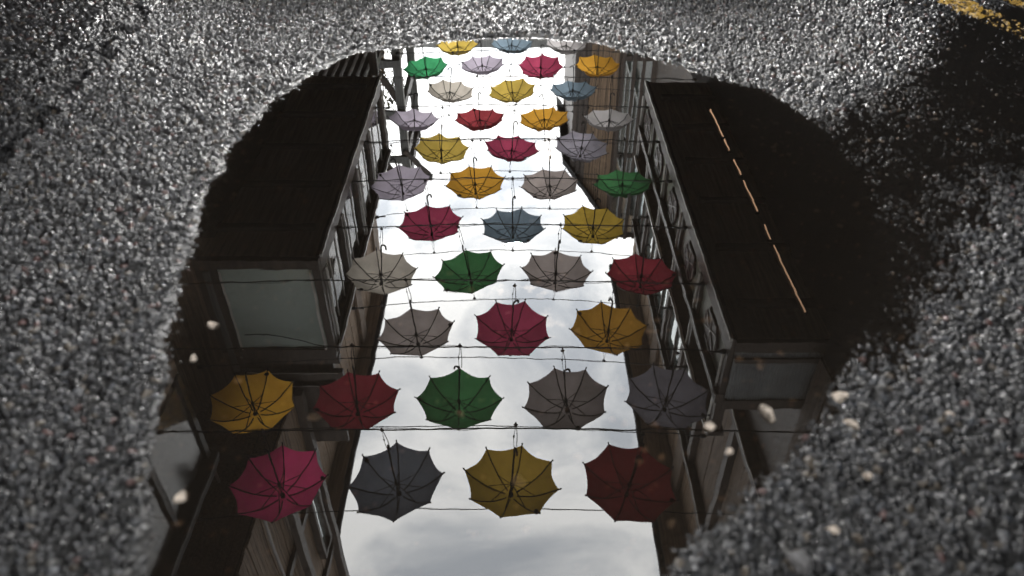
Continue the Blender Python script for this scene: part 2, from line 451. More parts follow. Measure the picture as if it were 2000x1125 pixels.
    gloss = np.where(low[..., None], 0.12, 0.01 + 0.45 * (1 - binder)) * (1 - 0.4 * past_joint) * (1 - 0.7 * joint)
    return hh, np.concatenate([c, gloss * (1 - bed / 0.97 * 0.93)], -1)

def axis(segs):
    out_ = [segs[0][0]]
    for a, b, st in segs:
        k = max(1, int(round((b - a) / st)))
        out_ += list(a + (b - a) * np.arange(1, k + 1) / k)
    return np.array(out_)
gx = axis([(-30, -5, 5), (-5, -2, 0.6), (-2, -1.5, 0.02), (-1.5, -1.0, 0.0036), (-1.0, 1.0, 0.0022), (1.0, 1.5, 0.0036), (1.5, 2, 0.02), (2, 5, 0.6), (5, 30, 5)])
gy = axis([(-20, -2, 4), (-2, 0.0, 0.3), (0.0, 0.26, 0.02), (0.26, 0.9, 0.0021), (0.9, 1.5, 0.0028), (1.5, 2.25, 0.0036), (2.25, 2.8, 0.02), (2.8, 8, 0.8), (8, 60, 6)])
GX, GY = np.meshgrid(gx, gy)
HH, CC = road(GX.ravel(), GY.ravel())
nx, ny = len(gx), len(gy)
co = np.stack([GX.ravel(), GY.ravel(), HH], -1).astype(np.float32)
ii = (np.arange(ny - 1)[:, None] * nx + np.arange(nx - 1)[None]).ravel()
quads = np.stack([ii, ii + 1, ii + nx + 1, ii + nx], -1).astype(np.int32)
me = bpy.data.meshes.new('road')
me.vertices.add(len(co)); me.vertices.foreach_set('co', co.ravel())
me.loops.add(quads.size); me.loops.foreach_set('vertex_index', quads.ravel())
me.polygons.add(len(quads)); me.polygons.foreach_set('loop_start', np.arange(0, quads.size, 4, dtype=np.int32))
me.polygons.foreach_set('use_smooth', np.ones(len(quads), bool))
me.update(calc_edges=True)
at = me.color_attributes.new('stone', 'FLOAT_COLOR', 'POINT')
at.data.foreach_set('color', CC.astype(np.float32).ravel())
m, t, n, o = newmat('asphalt')
b = n.new('ShaderNodeBsdfPrincipled')
a = n.new('ShaderNodeAttribute'); a.attribute_name = 'stone'
g = n.new('ShaderNodeNewGeometry')
nz = n.new('ShaderNodeTexNoise'); nz.inputs['Scale'].default_value = 700; nz.inputs['Detail'].default_value = 4
t.links.new(g.outputs['Position'], nz.inputs['Vector'])
mr = n.new('ShaderNodeMapRange'); mr.inputs['To Min'].default_value = 0.6; mr.inputs['To Max'].default_value = 1.4
t.links.new(nz.outputs['Fac'], mr.inputs['Value'])
vs = n.new('ShaderNodeVectorMath'); vs.operation = 'SCALE'
t.links.new(a.outputs['Color'], vs.inputs[0]); t.links.new(mr.outputs[0], vs.inputs['Scale'])
t.links.new(vs.outputs[0], b.inputs['Base Color'])
wet = n.new('ShaderNodeTexNoise'); wet.inputs['Scale'].default_value = 9; wet.inputs['Detail'].default_value = 3
t.links.new(g.outputs['Position'], wet.inputs['Vector'])
rr = n.new('ShaderNodeMapRange'); rr.inputs['From Min'].default_value = 0.3; rr.inputs['From Max'].default_value = 0.7
rr.inputs['To Min'].default_value = 0.12; rr.inputs['To Max'].default_value = 0.26
t.links.new(wet.outputs['Fac'], rr.inputs['Value']); t.links.new(rr.outputs[0], b.inputs['Roughness'])
t.links.new(a.outputs['Alpha'], b.inputs['Specular IOR Level'])
bp = n.new('ShaderNodeBump'); bp.inputs['Strength'].default_value = 0.5; bp.inputs['Distance'].default_value = 0.0012
t.links.new(nz.outputs['Fac'], bp.inputs['Height']); t.links.new(bp.outputs[0], b.inputs['Normal'])
t.links.new(b.outputs[0], o.inputs[0])
me.materials.append(m)
ob = bpy.data.objects.new('road', me); col.objects.link(ob)
tag(ob, 'wet dark asphalt road of loose grey chippings with a hollow', None, None, 'structure')

# yellow no-parking lines, worn paint lying over the chippings
m, t, n, o = newmat('yellow_paint')
b = n.new('ShaderNodeBsdfPrincipled'); b.inputs['Roughness'].default_value = 0.45
g = n.new('ShaderNodeNewGeometry')
nz = n.new('ShaderNodeTexNoise'); nz.inputs['Scale'].default_value = 55; nz.inputs['Detail'].default_value = 6; nz.inputs['Roughness'].default_value = 0.7
t.links.new(g.outputs['Position'], nz.inputs['Vector'])
r = n.new('ShaderNodeValToRGB'); r.color_ramp.elements[0].position = 0.35; r.color_ramp.elements[1].position = 0.65
r.color_ramp.elements[0].color = (0.12, 0.07, 0.008, 1); r.color_ramp.elements[1].color = (0.42, 0.25, 0.025, 1)
t.links.new(nz.outputs['Fac'], r.inputs[0]); t.links.new(r.outputs[0], b.inputs['Base Color'])
mr = n.new('ShaderNodeMapRange'); mr.inputs['From Min'].default_value = 0.38; mr.inputs['From Max'].default_value = 0.50
t.links.new(nz.outputs['Fac'], mr.inputs['Value'])
tr = n.new('ShaderNodeBsdfTransparent'); mx = n.new('ShaderNodeMixShader')
t.links.new(mr.outputs[0], mx.inputs[0]); t.links.new(tr.outputs[0], mx.inputs[1]); t.links.new(b.outputs[0], mx.inputs[2]); t.links.new(mx.outputs[0], o.inputs[0])
def yellow(p, q, w, label):
    p, q = np.array(p), np.array(q); L = np.hypot(*(q - p)); d = (q - p) / L; nr = np.array([-d[1], d[0]])
    a, bb = int(L / 0.006), int(w / 0.004)
    A, B = np.meshgrid(np.linspace(0, L, a + 1), np.linspace(-w / 2, w / 2, bb + 1))
    B = B + (vnoise(A, B * 0, 60, 91) - .5) * 0.012
    X = p[0] + d[0] * A + nr[0] * B; Y = p[1] + d[1] * A + nr[1] * B
    hgt, _ = road(X.ravel(), Y.ravel())
    v = np.stack([X.ravel(), Y.ravel(), hgt + 0.0016], -1)
    f = [(j*(a+1)+i, j*(a+1)+i+1, (j+1)*(a+1)+i+1, (j+1)*(a+1)+i) for j in range(bb) for i in range(a)]
    me_ = bpy.data.meshes.new('yellow_road_line'); me_.from_pydata(v.tolist(), [], f); me_.materials.append(M['yellow_paint'])
    me_.polygons.foreach_set('use_smooth', [True] * len(f))
    ob_ = bpy.data.objects.new('yellow_road_line', me_); col.objects.link(ob_)
    tag(ob_, label, None, None, 'structure')
yellow((1.036, 2.34), (1.345, 1.45), 0.085, 'worn yellow painted line along the puddle side of the pair')
yellow((1.225, 2.34), (1.534, 1.45), 0.085, 'worn yellow painted line on the kerb side of the pair')

# water sheet
m, t, n, o = newmat('puddle_water')
gl = n.new('ShaderNodeBsdfGlossy'); gl.inputs['Roughness'].default_value = 0.0
tr = n.new('ShaderNodeBsdfTransparent'); tr.inputs['Color'].default_value = (0.42, 0.36, 0.30, 1)
silt_haze = n.new('ShaderNodeBsdfDiffuse'); silt_haze.inputs['Color'].default_value = (0.0070, 0.0060, 0.0050, 1)   # diffuse haze added to lift the blacks in the reflection
add = n.new('ShaderNodeAddShader'); t.links.new(tr.outputs[0], add.inputs[0]); t.links.new(silt_haze.outputs[0], add.inputs[1])
fr = n.new('ShaderNodeFresnel'); fr.inputs['IOR'].default_value = 1.333
mu = n.new('ShaderNodeMath'); mu.operation = 'MULTIPLY'; mu.inputs[1].default_value = 5.0; mu.use_clamp = True
t.links.new(fr.outputs[0], mu.inputs[0])
g = n.new('ShaderNodeNewGeometry')
nz = n.new('ShaderNodeTexNoise'); nz.inputs['Scale'].default_value = 16; nz.inputs['Detail'].default_value = 2
t.links.new(g.outputs['Position'], nz.inputs['Vector'])
bp = n.new('ShaderNodeBump'); bp.inputs['Strength'].default_value = 1.0; bp.inputs['Distance'].default_value = 0.00005
t.links.new(nz.outputs['Fac'], bp.inputs['Height']); t.links.new(bp.outputs[0], gl.inputs['Normal'])
mx = n.new('ShaderNodeMixShader')
t.links.new(mu.outputs[0], mx.inputs[0]); t.links.new(add.outputs[0], mx.inputs[1]); t.links.new(gl.outputs[0], mx.inputs[2]); t.links.new(mx.outputs[0], o.inputs[0])
outline = [(-0.62, 0.10), (0.30, 0.10), (0.62, 0.55), (0.86, 0.90), (1.60, 1.20), (1.60, 2.15), (1.0, 2.15), (0.65, 1.80), (0.20, 1.95), (-0.40, 1.86), (-0.66, 1.50), (-0.68, 0.9)]
me = bpy.data.meshes.new('puddle_water'); me.from_pydata([(x, y, 0.0) for x, y in outline], [], [tuple(range(len(outline)))])
me.materials.append(m)
ob = bpy.data.objects.new('puddle_water', me); col.objects.link(ob)
tag(ob, 'still puddle of rain water mirroring umbrellas and sky', None, None, 'structure')

# stones lying on the bed and on the bank
def stone(loc, r, flat, mat, label, seed):
    rs = random.Random(seed)
    b = MB(); n_, m_ = 12, 7
    b.ball((0, 0, 0), 1.0, n=n_, m=m_)
    r *= 0.8
    dirs = [(Vector((rs.gauss(0, 1), rs.gauss(0, 1), rs.gauss(0, 1) * .4)).normalized(), rs.uniform(0.35, 0.8)) for _ in range(14)]
    vv = []
    for p in b.v:
        p = Vector(p)
        for d, k in dirs:
            q = p.dot(d)
            if q > k: p = p - d * (q - k)
        vv.append((p.x * r * 1.25, p.y * r * 0.85, p.z * r * flat))
    b.v = vv
    ob_ = b.build('pebble', mat, None, False)
    hz, _ = road(np.array([loc[0]]), np.array([loc[1]]))
    zc = float(hz[0]) + r * flat * 0.45
    if seed in (1, 2, 3, 4, 5, 8, 9, 10, 11): zc = max(zc, -0.0005)          # these break the surface
    ob_.location = (loc[0], loc[1], zc)
    ob_.rotation_euler = (rs.uniform(-.15, .15), rs.uniform(-.15, .15), rs.uniform(0, 6.28))
    tag(ob_, label, 'stone', 'loose stones in and around the puddle')
stone((0.291, 0.583), 0.0165, 0.6, 'pale_stone', 'pale buff stone breaking the water off the ragged bank', 1)
stone((0.380, 0.607), 0.018, 0.35, 'pale_stone', 'larger whitish flat stone at the waterline of the ragged bank', 2)
stone((0.379, 0.566), 0.014, 0.4, 'pale_stone', 'smaller whitish stone beside the flat one on the ragged bank', 3)
stone((0.236, 0.532), 0.012, 0.5, 'pale_stone', 'buff stone breaking the water below the corrugated panel reflection', 4)
stone((0.222, 0.566), 0.013, 0.5, 'pale_stone', 'brownish stone breaking the water next to the pale buff stone', 5)
stone((0.160, 0.445), 0.010, 0.35, 'pale_stone', 'small buff stone under water by the shallow ragged edge', 6)
stone((0.368, 0.491), 0.009, 0.5, 'pale_stone', 'small pale stone on the chippings of the ragged bank', 7)
stone((0.313, 0.431), 0.013, 0.4, 'pale_stone', 'pale jagged stone among chippings beside the rounded grey stone', 8)
stone((-0.338, 0.472), 0.014, 0.6, 'pale_stone', 'pale buff stone breaking the water against the steep smooth bank', 9)
stone((-0.385, 0.737), 0.012, 0.5, 'pale_stone', 'tan stone breaking the water beside the glass panel reflection', 10)
stone((-0.392, 0.675), 0.012, 0.5, 'pale_stone', 'tan stone breaking the water by the steep smooth waterline', 11)
stone((0.268, 0.392), 0.026, 0.4, 'grey_stone', 'rounded dark grey stone on the road at the puddle edge', 12)
stone((0.493, 0.579), 0.010, 0.4, 'pale_stone', 'thin pale chip out on the road away from the ragged bank', 13)
stone((-0.632, 1.203), 0.009, 0.4, 'pale_stone', 'small pale chip on the road between the crack and the puddle', 14)
stone((0.008, 0.500), 0.016, 0.12, 'pale_stone', 'flat pale stone on the bed under the olive umbrella', 15)
stone((-0.059, 0.595), 0.010, 0.15, 'pale_stone', 'flat pale stone on the bed under the green umbrella', 16)
stone((-0.229, 0.591), 0.011, 0.15, 'pale_stone', 'flat pale stone on the bed between orange and dark red umbrellas', 17)
stone((0.240, 1.871), 0.010, 0.5, 'pale_stone', 'small pale stone on the road beyond the farthest umbrella reflections', 18)

# ------------------------------------------------------------------ buildings of the alley (z = height above the road)
ZB = 4.0        # underside of the first floor galleries
XE = 2.04       # gallery edge either side of the middle of the alley
HR = 5.28       # handrail height

def cladding_mb(b, x, side, y0, y1, z0, z1, w=0.11):
    """upright boards with open joints on a wall facing the alley"""
    y = y0; k = 0
    while y < y1 - 0.02:
        e_ = min(y + w - 0.012, y1); t_ = 0.018 + 0.012 * ((k * 7919) % 5) / 5
        xa, xb = sorted((x, x - side * t_))
        b.box(xa, xb, y, e_, z0 + 0.01 * ((k * 31) % 3), z1); y += w; k += 1
def cladding_y(b, y, x0, x1, z0, z1fn, w=0.11):
    x = x0; k = 0
    while x < x1 - 0.02:
        t_ = 0.018 + 0.012 * ((k * 7919) % 5) / 5
        za, zb = z1fn(x), z1fn(min(x + w - 0.012, x1))
        b.prism([(x, z0), (min(x + w - 0.012, x1), z0), (min(x + w - 0.012, x1), zb), (x, za)], 'y', y - t_, y); x += w; k += 1
def window(root, side, x, y0, y1, z0, z1, mull=(), trans=()):
    """window in a wall whose face is x; frame stands proud towards the alley"""
    f = 0.06; xo = x - side * 0.07
    xa, xb = sorted((x + side * 0.02, xo))
    def fr_(b):
        b.box(xa, xb, y0, y0 + f, z0, z1); b.box(xa, xb, y1 - f, y1, z0, z1)
        b.box(xa, xb, y0 + f, y1 - f, z0, z0 + f); b.box(xa, xb, y0 + f, y1 - f, z1 - f, z1)
        ma, mb_ = sorted((x + side * 0.01, xo + side * 0.012))
        for k in mull:
            yc = y0 + (y1 - y0) * k; b.box(ma, mb_, yc - 0.025, yc + 0.025, z0 + f, z1 - f)
        ta, tb = sorted((x + side * 0.012, xo + side * 0.02))
        for k in trans:
            zc = z0 + (z1 - z0) * k; b.box(ta, tb, y0 + f, y1 - f, zc - 0.025, zc + 0.025)
    w_ = part('window', 'dark_timber', root, fr_)
    pa, pb = sorted((x - side * 0.012, x - side * 0.024))
    part('pane', 'window_glass', w_, lambda b: b.box(pa, pb, y0 + 0.03, y1 - 0.03, z0 + 0.03, z1 - 0.03))
def xb_(side, a, b): return sorted((side * a, side * b))

def gallery(side, y0, y1, label, posts, depth, name='timber_gallery', rail=0.105):
    g_ = empty(name, (side * XE, (y0 + y1) / 2, 0)); tag(g_, label, 'gallery')
    xa, xo = xb_(side, XE, XE + depth)
    part('soffit', 'soffit_board', g_, lambda b: b.box(xa, xo, y0, y1, ZB, ZB + 0.16))
    nj = 0; y = y0 + 0.5
    while y < y1 - 0.2:                                  # joists under the boards
        ja, jo = xb_(side, XE + 0.10, XE + depth - 0.02)
        part('joist', 'dark_timber', g_, lambda b: b.box(ja, jo, y - 0.045, y + 0.045, ZB - 0.05, ZB - 0.002)); y += 0.92
    fa, fb = xb_(side, XE - 0.045, XE - 0.002)
    part('fascia', 'dark_timber', g_, lambda b: b.box(fa, fb, y0, y1, ZB - 0.02, ZB + 0.20))
    part('fascia_trim', 'pale_edge', g_, lambda b: b.bar((side * (XE - 0.055), y0, ZB - 0.015), (side * (XE - 0.055), y1, ZB - 0.015), 0.026, 0.03))
    for y in posts:                                      # uprights of the balustrade
        part('post', 'dark_timber', g_, lambda b: b.box(*xb_(side, XE - 0.05, XE + 0.05), y - 0.05, y + 0.05, ZB + 0.20, HR - 0.045))
        part('post_lit_edge', 'pale_edge', g_, lambda b: b.bar((side * (XE - 0.056), y + 0.052 * 1.0, ZB + 0.22), (side * (XE - 0.056), y + 0.052, HR - 0.05), 0.022, 0.022))
    part('handrail', 'dark_timber', g_, lambda b: b.box(*xb_(side, XE - 0.07, XE + 0.09), y0 - 0.02, y1 + 0.02, HR - 0.045, HR - 0.045 + rail))
    part('rail_lit_edge', 'pale_edge', g_, lambda b: b.bar((side * (XE - 0.08), y0, HR - 0.035), (side * (XE - 0.08), y1, HR - 0.035), 0.03, 0.035))
    return g_

# --- left gallery with glazed balustrade
LP = [6.40, 7.45, 8.50, 9.55, 10.88]
gl_ = gallery(-1, 6.35, 10.95, 'dark timber gallery with glass balustrade opposite the ornate plaques', LP, 2.6)
for a_, b_ in zip(LP[:-1], LP[1:]):
    part('glass_panel', 'balustrade_glass', gl_, lambda b: b.box(-XE - 0.008, -XE + 0.008, a_ + 0.06, b_ - 0.06, ZB + 0.28, HR - 0.10))
    part('mid_rail', 'dark_timber', gl_, lambda b: b.box(-XE - 0.03, -XE + 0.03, a_ + 0.05, b_ - 0.05, HR - 0.10, HR - 0.06))
    part('brace', 'dark_timber', gl_, lambda b: b.bar((-XE - 0.10, a_ + 0.10, ZB + 0.25), (-XE - 0.10, b_ - 0.10, HR - 0.15), 0.05, 0.07))
    for q in (0.33, 0.67):
        yq = a_ + (b_ - a_) * q
        part('baluster', 'dark_timber', gl_, lambda b: b.box(-XE - 0.03, -XE + 0.0, yq - 0.022, yq + 0.022, ZB + 0.20, HR - 0.10))
        part('baluster_lit_edge', 'pale_edge', gl_, lambda b: b.bar((-XE + 0.012, yq + 0.02, ZB + 0.24), (-XE + 0.012, yq + 0.02, HR - 0.12), 0.014, 0.014))
# end of the gallery: obscured glass screen in a pale edged frame with bars over it
sc_ = part('end_screen', 'dark_timber', gl_, lambda b: (b.box(-3.30, -3.08, 6.27, 6.345, ZB + 0.0, HR + 0.02), b.box(-3.08, -2.0, 6.27, 6.345, ZB, ZB + 0.11),
      b.box(-3.08, -2.0, 6.27, 6.345, HR - 0.02, HR + 0.10), b.box(-2.08, -2.0, 6.27, 6.345, ZB + 0.11, HR - 0.02)))
part('glass_panel', 'obscured_glass', sc_, lambda b: b.box(-3.08, -2.08, 6.30, 6.315, ZB + 0.11, HR - 0.02))
part('glazing_bead', 'pale_edge', sc_, lambda b: b.box(-3.065, -3.04, 6.262, 6.268, ZB + 0.14, HR - 0.03))
part('glazing_bead', 'pale_edge', sc_, lambda b: b.box(-2.115, -2.09, 6.262, 6.268, ZB + 0.14, HR - 0.03))
part('glazing_bead', 'weathered_timber', sc_, lambda b: b.box(-3.22, -3.15, 6.25, 6.268, ZB + 0.14, HR + 0.3))
for z in (HR + 0.16, HR + 0.42, HR + 0.64):
    part('top_bar', 'dark_timber', gl_, lambda b: b.box(-3.25, -2.0, 6.36, 6.43, z, z + 0.12))
    part('bar_trim', 'pale_iron', gl_, lambda b: b.box(-3.15, -2.05, 6.352, 6.358, z + 0.006, z + 0.016))
part('return_wall', 'cladding_grey', gl_, lambda b: b.box(-5.2, -3.31, 6.28, 6.45, 0.0, 10.3))
part('dark_screen', 'dark_timber', gl_, lambda b: b.box(-3.6, -2.12, 6.46, 6.52, HR + 0.10, 7.05))

# --- right gallery: pale panels with maroon lattice plaques above the dark soffit
RP = [5.12, 6.30, 7.45, 8.60, 9.75, 10.70]
gr_ = gallery(1, 5.06, 10.75, 'dark timber gallery with pale panels and maroon lattice plaques', RP, 2.8, rail=0.05)
for a_, b_ in zip(RP[:-1], RP[1:]):
    part('pale_panel', 'pale_panel', gr_, lambda b: b.box(XE - 0.012, XE + 0.012, a_ + 0.055, b_ - 0.055, ZB + 0.21, 4.70))
    yc = (a_ + b_) / 2; zc = 4.45
    hexa = [(yc + 0.26 * c, zc + 0.20 * s) for c, s in ((-1, 0), (-0.55, 0.95), (0.55, 0.95), (1, 0), (0.55, -0.95), (-0.55, -0.95))]
    pq = part('plaque', 'maroon_iron', gr_, lambda b: b.prism(hexa, 'x', XE - 0.040, XE - 0.014))
    def lat(b):
        xq = XE - 0.046
        for s in (-1, 1):
            b.bar((xq, yc - 0.20, zc + 0.10 * s), (xq, yc + 0.20, zc - 0.10 * s), 0.012, 0.012)
            b.bar((xq, yc - 0.13, zc + 0.17 * s), (xq, yc + 0.13, zc + 0.17 * s), 0.012, 0.012)
            b.bar((xq, yc + 0.23 * s, zc - 0.06), (xq, yc + 0.23 * s, zc + 0.06), 0.012, 0.012)
        b.bar((xq, yc, zc - 0.17), (xq, yc, zc + 0.17), 0.012, 0.012)
    part('lattice', 'pale_iron', pq, lat)
part('mid_rail', 'dark_timber', gr_, lambda b: b.box(XE - 0.075, XE + 0.075, 5.06, 10.75, 4.70, 4.82))
part('rail_lit_edge', 'pale_iron', gr_, lambda b: b.bar((XE - 0.083, 5.06, 4.712), (XE - 0.083, 10.75, 4.712), 0.014, 0.016))
# ribbed steel end panel
def ribs(b):
    x = XE + 0.02; k = 0
    b.box(XE, 3.35, 5.03, 5.04, ZB + 0.10, 4.72)
    while x < 3.33:
        b.box(x, x + 0.012, 5.012, 5.032, ZB + 0.10, 4.72); x += 0.026
part('ribbed_panel', 'corrugated_steel', gr_, ribs)
part('end_frame', 'dark_timber', gr_, lambda b: (b.box(XE - 0.02, 3.4, 5.0, 5.05, ZB - 0.03, ZB + 0.09), b.box(XE, 3.4, 4.99, 5.02, ZB + 0.17, ZB + 0.22), b.box(XE, 3.4, 5.0, 5.05, 4.725, 4.85)))
# strip lights in a broken line under the right soffit
ks = [(5.36, 6.42), (6.56, 6.80), (7.10, 7.75), (7.88, 8.25), (8.50, 8.76), (8.84, 9.65)]
sl = None
for i, (a_, b_) in enumerate(ks):
    r_ = empty('strip_light', (2.72, (a_ + b_) / 2, ZB - 0.07))
    part('lamp_tube', 'warm_lamp', r_, lambda b: b.tube([(2.72, a_, ZB - 0.085), (2.72, b_, ZB - 0.085)], 0.0075, 8))
    part('channel', 'dark_metal', r_, lambda b: b.box(2.695, 2.745, a_ - 0.01, b_ + 0.01, ZB - 0.075, ZB - 0.048))
    tag(r_, ['longest warm strip light under the plaque gallery, next to the ribbed steel panel', 'shortest warm strip light under the plaque gallery, second from the ribbed panel', 'medium warm strip light under the plaque gallery, third from the ribbed panel', 'short warm strip light under the plaque gallery, fourth from the ribbed panel', 'short warm strip light under the plaque gallery, fifth from the ribbed panel', 'long warm strip light under the plaque gallery, farthest from the ribbed panel'][i], 'strip light', 'strip lights under the plaque gallery soffit')

# --- walls and upper storeys
def upper(name, side, x, y0, y1, zw0, zw1, zc1, xe, ze, label, bays, clad='cladding', blind=0):
    """wall in plane x: window band zw0..zw1, boards zw1..zc1, roof eave at (xe, ze)"""
    u = empty(name, (side * x, (y0 + y1) / 2, 0)); tag(u, label, 'building')
    wa, wb = xb_(side, x, x + 0.25)
    part('wall', 'dark_timber', u, lambda b: b.box(wa, wb, y0, y1, ZB + 0.3, zc1 + 0.1))
    part('shopfront', 'shade_black', u, lambda b: b.box(wa, wb, y0, y1, 0.0, ZB + 0.297))
    part('cladding', clad, u, lambda b: cladding_mb(b, side * x, side, y0, y1, zw1 + 0.08, zc1))['kind'] = 'stuff'
    for z in (zw0 - 0.1, zw1 - 0.02):
        part('beam', 'dark_timber', u, lambda b: b.box(*xb_(side, x - 0.14, x - 0.002), y0, y1, z, z + 0.14))
        part('beam_trim', 'pale_edge', u, lambda b: b.bar((side * (x - 0.148), y0, z + 0.01), (side * (x - 0.148), y1, z + 0.01), 0.012, 0.016))
    n_ = bays; st = (y1 - y0) / n_
    for i in range(n_):
        ya = y0 + st * i
        part('post', 'dark_timber', u, lambda b: b.box(*xb_(side, x - 0.11, x - 0.001), ya + 0.001, ya + 0.15, zw0 + 0.04, zw1 - 0.02))
        if i < blind:
            part('bay_cladding', 'cladding_grey', u, lambda b: cladding_mb(b, side * x, side, ya + 0.16, ya + st - 0.01, zw0 + 0.05, zw1 - 0.03))['kind'] = 'stuff'
            continue
        window(u, side, side * x, ya + 0.20, ya + st - 0.05, zw0 + 0.06, zw1 - 0.04, (0.45,), ())
        if i % 2 == 0:
            part('pilaster', 'cladding_grey', u, lambda b: b.box(*xb_(side, x - 0.10, x - 0.035), ya + 0.3, ya + 0.75, zw1 + 0.14, zc1 - 0.02))
    part('roof', 'slate', u, lambda b: b.prism([(side * xe, ze), (side * xe, ze + 0.12), (side * (x + 3.0), ze + 2.6), (side * (x + 3.0), ze + 2.4)], 'y', y0 - 0.1, y1 + 0.1))
    part('eave_soffit', 'soffit_board', u, lambda b: b.box(*xb_(side, xe + 0.02, x + 0.2), y0, y1, ze - 0.05, ze - 0.002))
    part('gutter', 'dark_metal', u, lambda b: b.tube([(side * (xe - 0.04), y0, ze - 0.02), (side * (xe - 0.04), y1, ze - 0.02)], 0.05, 8))
    return u
ur = upper('timber_house', 1, 2.9, 4.9, 14.6, 6.55, 9.0, 10.2, 2.42, 10.35, 'brown boarded house with a window band behind the plaque gallery', 7, blind=2)
ul = upper('timber_house', -1, 3.2, 6.7, 14.9, 6.3, 8.5, 10.2, 2.92, 10.3, 'brown boarded house with pale windows behind the glass balustrade', 7)

# near right house, boarded down to the street
nr = empty('boarded_house', (2.75, 2.9, 0)); tag(nr, 'dark brown boarded house beside the ribbed steel panel', 'building')
part('wall', 'dark_timber', nr, lambda b: b.box(2.75, 3.1, -14.0, 4.86, ZB, 10.25))
part('shopfront', 'shade_black', nr, lambda b: b.box(2.75, 3.1, -14.0, 4.86, 0, ZB - 0.003))
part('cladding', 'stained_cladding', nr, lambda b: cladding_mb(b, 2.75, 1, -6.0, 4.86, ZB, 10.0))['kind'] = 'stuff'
for y in (1.2, 2.45, 3.3, 4.15):
    part('post', 'dark_timber', nr, lambda b: b.box(2.60, 2.70, y - 0.06, y + 0.06, ZB, 9.9))
part('beam', 'dark_timber', nr, lambda b: b.box(2.62, 2.72, 0.4, 4.86, 7.0, 7.2))
part('roof', 'slate', nr, lambda b: b.prism([(2.38, 10.3), (2.38, 10.42), (5.8, 12.9), (5.8, 12.7)], 'y', -14.1, 4.88))
part('eave_soffit', 'soffit_board', nr, lambda b: b.box(2.40, 2.95, -14.0, 4.86, 10.24, 10.298))
part('gutter', 'dark_metal', nr, lambda b: b.tube([(2.35, 0.4, 10.3), (2.35, 4.86, 10.3)], 0.05, 8))

# near left house: gallery with handrail at x = -3, boarded jetty above
nl = empty('jettied_house', (-3.6, 3.9, 0)); tag(nl, 'brown shingled house with an overhanging upper storey and glass fronted walkway', 'building')
part('wall', 'cladding_grey', nl, lambda b: b.box(-3.95, -3.6, -14.0, 6.26, 0, 10.3))
part('cladding', 'cladding_grey', nl, lambda b: cladding_mb(b, -3.6, -1, 0.3, 6.2, 4.3, 5.85))['kind'] = 'stuff'
part('walkway_slab', 'soffit_board', nl, lambda b: b.box(-3.6, -3.0, 0.3, 4.85, ZB, ZB + 0.18))
for y in (1.0, 2.0, 3.0, 3.95, 4.78):
    part('post', 'dark_metal', nl, lambda b: b.box(-3.04, -2.97, y - 0.035, y + 0.035, ZB + 0.18, HR))
for a_, b_ in ((1.0, 2.0), (2.0, 3.0), (3.0, 3.95), (3.95, 4.78)):
    part('glass_panel', 'smoked_glass', nl, lambda b: b.box(-3.012, -2.998, a_ + 0.05, b_ - 0.05, ZB + 0.24, HR - 0.06))
part('handrail', 'dark_metal', nl, lambda b: b.box(-3.10, -2.92, 0.3, 4.85, HR, HR + 0.13))
part('rail_lit_edge', 'weathered_timber', nl, lambda b: (b.box(-2.918, -2.905, 0.3, 4.85, HR + 0.01, HR + 0.05), b.box(-3.06, -3.04, 0.3, 4.85, HR - 0.02, HR - 0.002)))
JZ = 5.86
part('jetty_soffit', 'dark_timber', nl, lambda b: b.box(-3.6, -2.6, -14.0, 6.22, JZ + 0.04, JZ + 0.12))
for k in range(9):
    part('soffit_plank', 'cladding_grey', nl, lambda b: b.box(-3.59 + 0.11 * k, -3.495 + 0.11 * k, 0.3, 6.2, JZ + 0.01 + 0.004 * (k % 3), JZ + 0.038))
part('jetty_wall', 'dark_timber', nl, lambda b: b.box(-2.85, -2.6, -14.0, 6.22, JZ + 0.125, 10.5))
for (c0, c1) in ((JZ + 0.04, 7.28), (7.42, 8.85), (8.99, 10.5)):
    part('jetty_cladding', 'cladding', nl, lambda b: cladding_mb(b, -2.6, -1, -6.0, 6.22, c0, c1, 0.075))['kind'] = 'stuff'
for z in (7.29, 8.86):
    part('band_board', 'dark_timber', nl, lambda b: b.box(-2.598, -2.53, 0.3, 6.22, z, z + 0.12))
part('corner_post', 'dark_timber', nl, lambda b: b.box(-2.56, -2.46, 6.12, 6.24, JZ, 10.5))
window(nl, -1, -2.55, 5.66, 6.02, 7.0, 8.5)
window(nl, -1, -2.55, 2.9, 3.5, 6.2, 7.2, (0.5,))
for y in (2.2, 3.75, 5.1):
    part('bracket', 'dark_timber', nl, lambda b: b.bar((-3.58, y, 5.3), (-2.66, y, JZ - 0.03), 0.09, 0.11))
    part('pilaster', 'dark_timber', nl, lambda b: b.box(-2.525, -2.45, y - 0.06, y + 0.06, JZ, 10.45))
part('downpipe', 'pale_iron', nl, lambda b: b.tube([(-2.53, 4.57, JZ - 0.5), (-2.53, 4.57, 10.3)], 0.017, 8))
part('downpipe', 'pale_iron', nl, lambda b: b.tube([(-3.05, 4.90, 0.1), (-3.05, 4.90, JZ)], 0.017, 8))
part('roof', 'slate', nl, lambda b: b.prism([(-2.50, 10.52), (-2.50, 10.62), (-5.8, 12.9), (-5.8, 12.75)], 'y', -14.1, 6.25))

